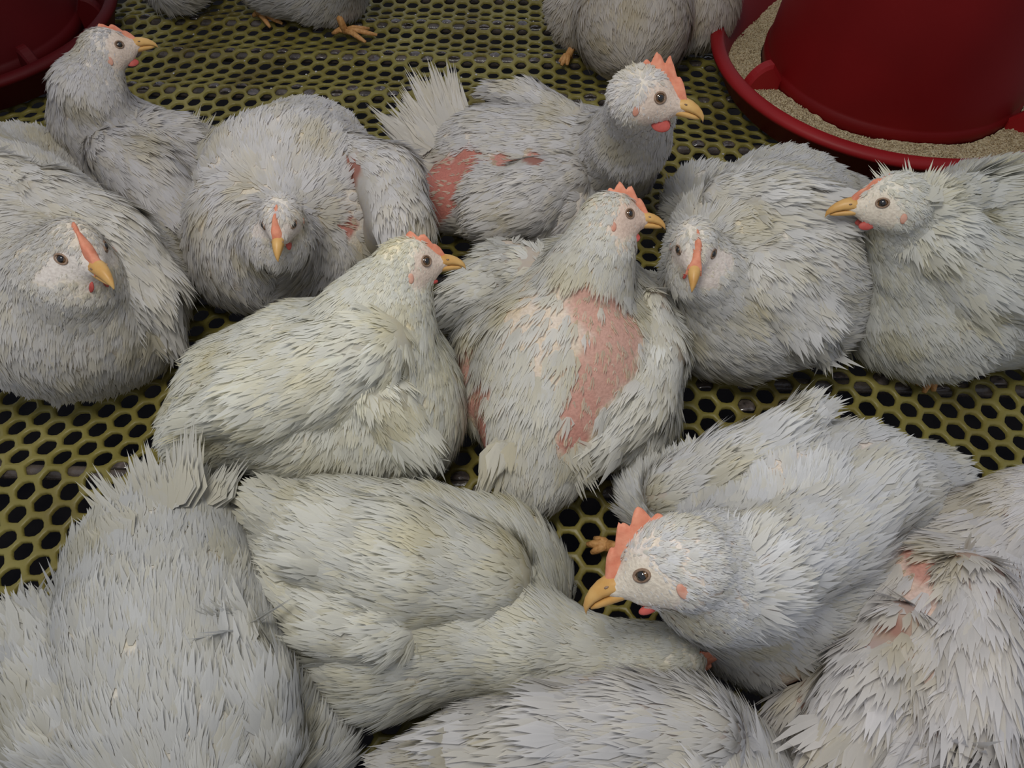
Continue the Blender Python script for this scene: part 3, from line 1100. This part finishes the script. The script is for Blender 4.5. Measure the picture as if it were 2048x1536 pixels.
    # ---- feet
    for ft in feet:
        a = at(ft['at'][0], ft['at'][1], 0.010)
        d0 = norm(at(ft['to'][0], ft['to'][1], 0.010) - a)
        L_ = ft.get('L', 0.035)
        pa = []
        sh = at(*ft['shank'])
        path = [sh, sh * 0.5 + a * 0.5 + np.array((0, 0, 0.002)), a]
        lg = link('leg', tube_mesh(path, [0.0062, 0.0052, 0.0058], 10), M_LEG, root)
        for k, da in enumerate((-0.55, 0.0, 0.5, math.pi - 0.2)):
            ca, sa = math.cos(da), math.sin(da)
            dv = np.array((d0[0] * ca - d0[1] * sa, d0[0] * sa + d0[1] * ca, 0))
            ll = L_ * (1.0 if k == 1 else 0.8 if k < 3 else 0.45)
            tp = [a, a + dv * ll * 0.35 + np.array((0, 0, 0.0015)), a + dv * ll * 0.7 - np.array((0, 0, 0.003)), a + dv * ll - np.array((0, 0, 0.0065))]
            toe = link('toe', tube_mesh(tp, [0.0048, 0.0044, 0.0038, 0.0022], 8), M_LEG, lg)
    return root


# ------------------------------------------------------------------ the flock
# far birds at the upper edge of the picture
chicken('white chicken cut off by the picture top, its rounded rump left of the red feeder',
        [(1270, -60, 120), (1265, 45, 108)], [(1290, -130, 0.14, 60)], extra=[(1175, 15, 80), (1385, 10, 88), (1290, 90, 62)],
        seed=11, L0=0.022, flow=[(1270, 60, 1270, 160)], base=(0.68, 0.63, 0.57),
        feet=[dict(at=(1136, 112), to=(1112, 132), shank=(1160, 70, 0.03), L=0.018)])
chicken('white chicken at the picture top with orange feet on the net',
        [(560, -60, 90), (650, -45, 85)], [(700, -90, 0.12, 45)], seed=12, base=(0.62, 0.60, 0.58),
        feet=[dict(at=(690, 62), to=(790, 62), shank=(665, 5, 0.05), L=0.05), dict(at=(520, 30), to=(590, 45), shank=(500, -10, 0.05), L=0.04)])
chicken('small glimpse of a white chicken at the picture top beside the dark red feeder',
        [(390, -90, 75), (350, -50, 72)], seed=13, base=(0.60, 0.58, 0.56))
# bird with its head raised, upper left
chicken('white chicken upper left, raised head in profile before the dark red feeder, pale pink comb',
        [(400, 350, 80), (310, 345, 112), (225, 300, 105)], [(190, 235, 0.125, 74), (180, 175, 0.165, 62)],
        (210, 100, 0.195, 311, 80, 0.190), extra=[(350, 440, 80)],
        wings=[dict(path=[(210, 300, 60), (280, 350, 75), (350, 420, 60)], QL=0.05, quills=8, L=0.026),
               dict(path=[(300, 240, 35), (360, 250, 35), (410, 265, 25)], QL=0.035, quills=6, L=0.022)],
        tail=dict(base=(400, 310), tip=(455, 215), dz=0.015, spread=25, n=14, tint=(0.95, 0.93, 0.82)), seed=21, comb=0.17, roll=-0.35, base=(0.72, 0.70, 0.70), L0=0.019,
        flow=[(250, 300, 420, 330), (220, 360, 330, 520)])
# left bird, head low
chicken('white chicken at the left edge, head bowed toward the lower right, red comb',
        [(-70, 420, 170), (10, 520, 215), (130, 590, 198)], [(140, 545, 0.155, 90)],
        (152, 498, 0.180, 224, 560, 0.183), extra=[(250, 560, 122), (60, 385, 125), (240, 650, 110)],
        wings=[dict(path=[(110, 380, 80), (230, 450, 90), (310, 560, 75), (330, 640, 45)], L=0.028, QL=0.03, quills=7),
               dict(path=[(0, 330, 45), (70, 360, 45), (130, 410, 30)], L=0.024, quills=6, QL=0.035)],
        seed=22, fs=0.62, face=(0.72,0.66,0.60), comb=0.17, roll=-0.30, wattle=1.2, comb_w=1.5, base=(0.76, 0.74, 0.71), L0=0.019, fluff=0.8,
        flow=[(80, 620, 60, 760), (200, 620, 300, 700), (60, 560, -60, 600)])
# bird facing the camera, upper middle left
chicken('white chicken with bowed head facing the camera, left of the bird with raw flank',
        [(620, 330, 125), (585, 400, 165), (545, 470, 150)], [(558, 470, 0.145, 62)],
        (562, 434, 0.178, 552, 514, 0.172), extra=[(470, 520, 90), (650, 470, 120), (500, 400, 100)],
        wings=[dict(path=[(720, 300, 52), (775, 360, 68), (800, 440, 60), (770, 500, 40)], L=0.024, QL=0.03, quills=7)],
        bare=[(702, 340, 30, 0.6), (690, 450, 26, 0.8)], thin=[(700, 400, 45)], seed=23, fs=0.7, comb=0.14, comb_w=1.6, wattle=1.1, face=(0.68,0.60,0.54), base=(0.78, 0.76, 0.75), L0=0.019,
        flow=[(600, 300, 640, 200), (470, 470, 400, 560), (560, 560, 560, 640)])
# bird with the upright fanned tail, upper centre
chicken('white chicken upper centre with fanned tail, red comb and a raw red bare flank',
        [(885, 300, 70), (985, 318, 92), (1110, 322, 100), (1215, 325, 90)], [(1262, 275, 0.15, 72), (1280, 225, 0.195, 62)],
        (1284, 190, 0.235, 1413, 224, 0.228), extra=[(1000, 405, 90), (1100, 415, 90), (900, 400, 66)],
        wings=[dict(path=[(1140, 340, 55), (1060, 380, 75), (1000, 430, 65)], L=0.024, QL=0.03, quills=7),
               dict(path=[(1150, 225, 28), (1060, 195, 28), (1000, 185, 18)], L=0.022, QL=0.025, quills=6)],
        bare=[(865, 345, 48, 1.0), (930, 335, 52, 0.9), (890, 395, 50, 1.0), (1010, 320, 28, 0.6), (1075, 318, 28, 0.5), (870, 440, 36, 0.7)],
        tail=[dict(base=(875, 275), tip=(795, 140), dz=0.03, spread=20, n=26, w=0.026, fw=1.25, plane=(0, -1, 0.9)),
              dict(base=(865, 310), tip=(770, 250), dz=0.0, spread=42, n=24, w=0.024, fw=1.2, plane=(0, -1, 0.9))],
        seed=24, comb=0.34, roll=-0.4, eye_open=0.075, wattle=1.0, base=(0.78, 0.76, 0.75), L0=0.020,
        flow=[(1100, 270, 900, 260), (980, 270, 850, 270)])
# bird on the far right, profile to the left
chicken('white chicken at the right edge facing left, yellow beak, thin orange comb, dark eye',
        [(2140, 480, 150), (2010, 520, 185), (1870, 590, 160)], [(1845, 500, 0.135, 108), (1815, 440, 0.17, 82)],
        (1790, 402, 0.205, 1651, 415, 0.195), extra=[(1950, 440, 110), (1800, 610, 118), (1980, 640, 90)],
        wings=[dict(path=[(1900, 480, 80), (1980, 540, 90), (2070, 590, 70)], L=0.030, QL=0.05, quills=9),
               dict(path=[(1880, 400, 45), (1960, 380, 45), (2040, 380, 40)], L=0.03, quills=6)],
        tail=dict(base=(1850, 400), tip=(1840, 300), dz=0.01, spread=30, n=5, w=0.008),
        seed=25, fs=0.75, comb=0.12, face=(0.76,0.68,0.56), roll=0.45, base=(0.80, 0.80, 0.76), L0=0.022, flow=[(1800, 560, 1830, 720), (1900, 520, 2040, 560)],
        feet=[dict(at=(1862, 748), to=(1850, 790), shank=(1880, 700, 0.03), L=0.022)])
# bird with its face to the camera, right of centre
chicken('fluffy white chicken right of centre facing the camera, orange comb between its two eyes',
        [(1660, 445, 95), (1560, 445, 132), (1520, 530, 182), (1480, 600, 150)], [(1405, 535, 0.145, 66)],
        (1390, 487, 0.175, 1387, 573, 0.172), extra=[(1405, 410, 76), (1600, 610, 120), (1420, 640, 100)],
        wings=[dict(path=[(1440, 375, 48), (1560, 385, 66), (1660, 410, 60)], L=0.026, QL=0.035, quills=8),
               dict(path=[(1560, 560, 90), (1620, 640, 75), (1640, 690, 40)], L=0.026, QL=0.03, quills=6)],
        thin=[(1660, 520, 30)], seed=26, fs=0.7, comb=0.13, comb_w=1.7, wattle=1.0, face=(0.70,0.62,0.56), base=(0.80, 0.79, 0.77), L0=0.021, fluff=1.1,
        flow=[(1540, 480, 1680, 560), (1450, 650, 1560, 740), (1500, 400, 1600, 340)])
# plucked bird, centre
chicken('half plucked white chicken in the centre from behind, bare pink back patches, red comb',
        [(1075, 930, 88), (1095, 840, 128), (1130, 730, 160), (1150, 620, 140)], [(1178, 548, 0.15, 80), (1200, 490, 0.175, 64)],
        (1222, 432, 0.195, 1333, 442, 0.190), extra=[(1245, 700, 128), (1250, 830, 105), (1010, 690, 100), (1290, 625, 75), (980, 800, 70), (1010, 560, 78)],
        wings=[dict(path=[(1050, 530, 52), (990, 560, 66), (945, 605, 64)], L=0.021, quills=0, sink=0.35),
               dict(path=[(1310, 600, 40), (1335, 700, 55), (1300, 800, 62), (1230, 880, 50)], L=0.026, QL=0.03, quills=7, sink=0.5)],
        bare=[(920, 750, 66, 0.1), (955, 800, 60, 0.3), (965, 870, 50, 0.6), (1195, 615, 58, 0), (1240, 650, 60, 0), (1225, 710, 66, 0), (1190, 765, 56, 0.1), (1160, 825, 46, 0.3), (1145, 880, 34, 0.5)],
        thin=[(1100, 560, 80), (1050, 640, 60), (1120, 700, 60)],
        tail=[dict(base=(1060, 900), tip=(1062, 1040), dz=-0.05, spread=24, n=26, w=0.03, fw=1.2)],
        seed=27, comb=0.30, roll=-0.7, eye_open=0.078, wattle=1.0, under=(0.96,0.86,0.80), spacing=0.0052, face=(0.70,0.54,0.44), base=(0.80, 0.79, 0.75), L0=0.020, fray=0.35)
# bird left of the plucked one
chicken('plump white chicken left of the plucked one, in profile facing right, orange comb',
        [(420, 860, 90), (500, 800, 128), (620, 780, 165), (745, 780, 168)], [(745, 670, 0.135, 118), (775, 600, 0.16, 86)],
        (812, 528, 0.19, 931, 520, 0.180), extra=[(800, 850, 118), (640, 850, 120)],
        wings=[dict(path=[(740, 700, 90), (640, 740, 110), (520, 790, 90), (420, 830, 55)], L=0.028, QL=0.045, quills=8),
               dict(path=[(770, 800, 70), (820, 880, 55)], L=0.024, quills=0)],
        tail=dict(base=(430, 800), tip=(310, 795), dz=-0.03, spread=16, n=9, w=0.014, tint=(0.95, 0.90, 0.72)),
        seed=28, comb=0.22, roll=-0.6, eye_open=0.078, wattle=0.4, base=(0.86, 0.855, 0.79), L0=0.020, fluff=0.8, flow=[(830, 800, 840, 920)])
# lower left bird, tail up
chicken('large white chicken in the lower left corner, raised tail, head out of view',
        [(330, 1035, 82), (325, 1140, 158), (345, 1300, 205), (375, 1470, 225), (390, 1620, 190)], [(410, 1880, 0.14, 110)],
        (420, 2020, 0.17, 420, 2200, 0.165), extra=[(160, 1480, 150), (50, 1500, 150), (600, 1490, 105), (540, 1400, 80)],
        wings=[dict(path=[(90, 1500, 120), (70, 1400, 110), (80, 1310, 80)], L=0.030, QL=0.05, quills=9),
               dict(path=[(560, 1500, 90), (540, 1400, 75), (500, 1300, 50)], L=0.028, QL=0.05, quills=7)],
        tail=[dict(base=(320, 1010), tip=(280, 862), dz=0.0, spread=24, n=20, w=0.022, fw=1.2),
              dict(base=(240, 1075), tip=(160, 972), dz=-0.01, spread=9, n=8, w=0.010, fw=1.2),
              dict(base=(390, 990), tip=(420, 885), dz=-0.01, spread=22, n=14, w=0.020, fw=1.2)],
        thin=[(490, 1370, 30)], seed=29, base=(0.66, 0.66, 0.645), L0=0.022, flow=[(300, 1200, 300, 1050)])
# centre bottom bird with stretched neck
chicken('white chicken lower centre, yellowish neck stretched right, head tucked below the big-eyed bird',
        [(560, 1050, 90), (680, 1120, 150), (820, 1170, 185), (930, 1210, 165)], [(1050, 1280, 0.085, 92), (1160, 1305, 0.075, 68), (1270, 1312, 0.075, 60)],
        (1345, 1312, 0.085, 1402, 1352, 0.040), extra=[(760, 1290, 140), (980, 1130, 130), (640, 1220, 90), (1040, 1180, 100)],
        wings=[dict(path=[(980, 1130, 110), (840, 1110, 130), (660, 1070, 100), (540, 1010, 60)], L=0.028, QL=0.05, quills=9),
               dict(path=[(760, 1270, 80), (640, 1260, 70), (580, 1200, 45)], L=0.026, QL=0.04, quills=7)],
        seed=30, comb=0.30, roll=0.0, base=(0.78, 0.775, 0.72), L0=0.021, fluff=0.8)
# staring bird, lower right
chicken('large white chicken lower right, lowered head in close profile, pink comb, dark eye',
        [(1830, 980, 95), (1700, 1000, 140), (1570, 1060, 180), (1500, 1170, 165)], [(1420, 1150, 0.16, 118)],
        (1345, 1122, 0.195, 1158, 1200, 0.165), extra=[(1420, 1020, 125), (1580, 1240, 135), (1310, 1000, 70)],
        wings=[dict(path=[(1330, 970, 70), (1430, 920, 80), (1520, 880, 62), (1590, 855, 40)], L=0.030, QL=0.040, quills=9),
               dict(path=[(1560, 1150, 110), (1660, 1080, 100), (1760, 1000, 80)], L=0.030, QL=0.045, quills=9)],
        bare=[(1770, 1130, 30, 0.3)], thin=[(1560, 930, 50), (1560, 1340, 60), (1720, 900, 40)],
        feet=[dict(at=(1215, 1092), to=(1170, 1082), shank=(1260, 1105, 0.015), L=0.018)],
        seed=31, fs=0.75, comb=0.30, roll=0.95, wattle=0.45, eye_open=0.05, face=(0.76,0.68,0.56), under=(0.98,0.9,0.85), base=(0.82, 0.82, 0.82), L0=0.024, flow=[(1480, 1250, 1560, 1380), (1400, 1000, 1380, 900), (1450, 1080, 1600, 1000)], fray=0.3)
# lower right corner
chicken('white chicken in the lower right corner, ragged, pink skin between quills, head hidden',
        [(1730, 1510, 165), (1830, 1420, 190), (1890, 1270, 180), (1930, 1120, 125)], [(2060, 1020, 0.12, 80)],
        (2160, 960, 0.15, 2260, 940, 0.14), extra=[(2040, 1350, 140), (1660, 1440, 110), (1800, 1290, 90)],
        wings=[dict(path=[(1790, 1240, 60), (1740, 1340, 85), (1680, 1450, 85)], L=0.030, QL=0.04, quills=9, mess=1.6),
               dict(path=[(1950, 1150, 70), (1980, 1280, 85), (1960, 1430, 80)], L=0.032, QL=0.045, quills=8, mess=1.6)],
        bare=[(1630, 1385, 34, 0.3), (1625, 1425, 34, 0.5), (1885, 1425, 40, 0.2), (1940, 1440, 30, 0.2), (1855, 1130, 40, 0.4), (1780, 1250, 25, 0.2), (1830, 1105, 28, 0.4)], thin=[(1900, 1380, 90), (1850, 1180, 70), (1700, 1300, 60)],
        seed=32, under=(0.93,0.74,0.68),  base=(0.80, 0.78, 0.78), L0=0.026, fray=0.4, fluff=1.2)
# bottom edge bird
chicken('white chicken along the bottom edge below the stretched neck, back feathers pointing left',
        [(840, 1580, 95), (980, 1570, 140), (1150, 1570, 190), (1330, 1580, 205), (1450, 1640, 160)], [(1580, 1800, 0.13, 110)],
        (1700, 1880, 0.17, 1880, 1930, 0.165), extra=[(1230, 1480, 120)],
        wings=[dict(path=[(1420, 1440, 90), (1280, 1430, 95), (1120, 1450, 80), (960, 1480, 55)], L=0.034, QL=0.055, quills=9)],
        bare=[(1200, 1375, 34, 0.2)], thin=[(1250, 1360, 50)],
        seed=33, under=(0.97,0.88,0.84), base=(0.74, 0.73, 0.73), L0=0.026, fluff=0.9)
# sliver at the right edge
chicken('sliver of a white chicken at the right edge below the bird facing left',
        [(2130, 690, 80), (2095, 700, 60)], seed=34, L0=0.018, base=(0.76, 0.76, 0.70))
build_flock()
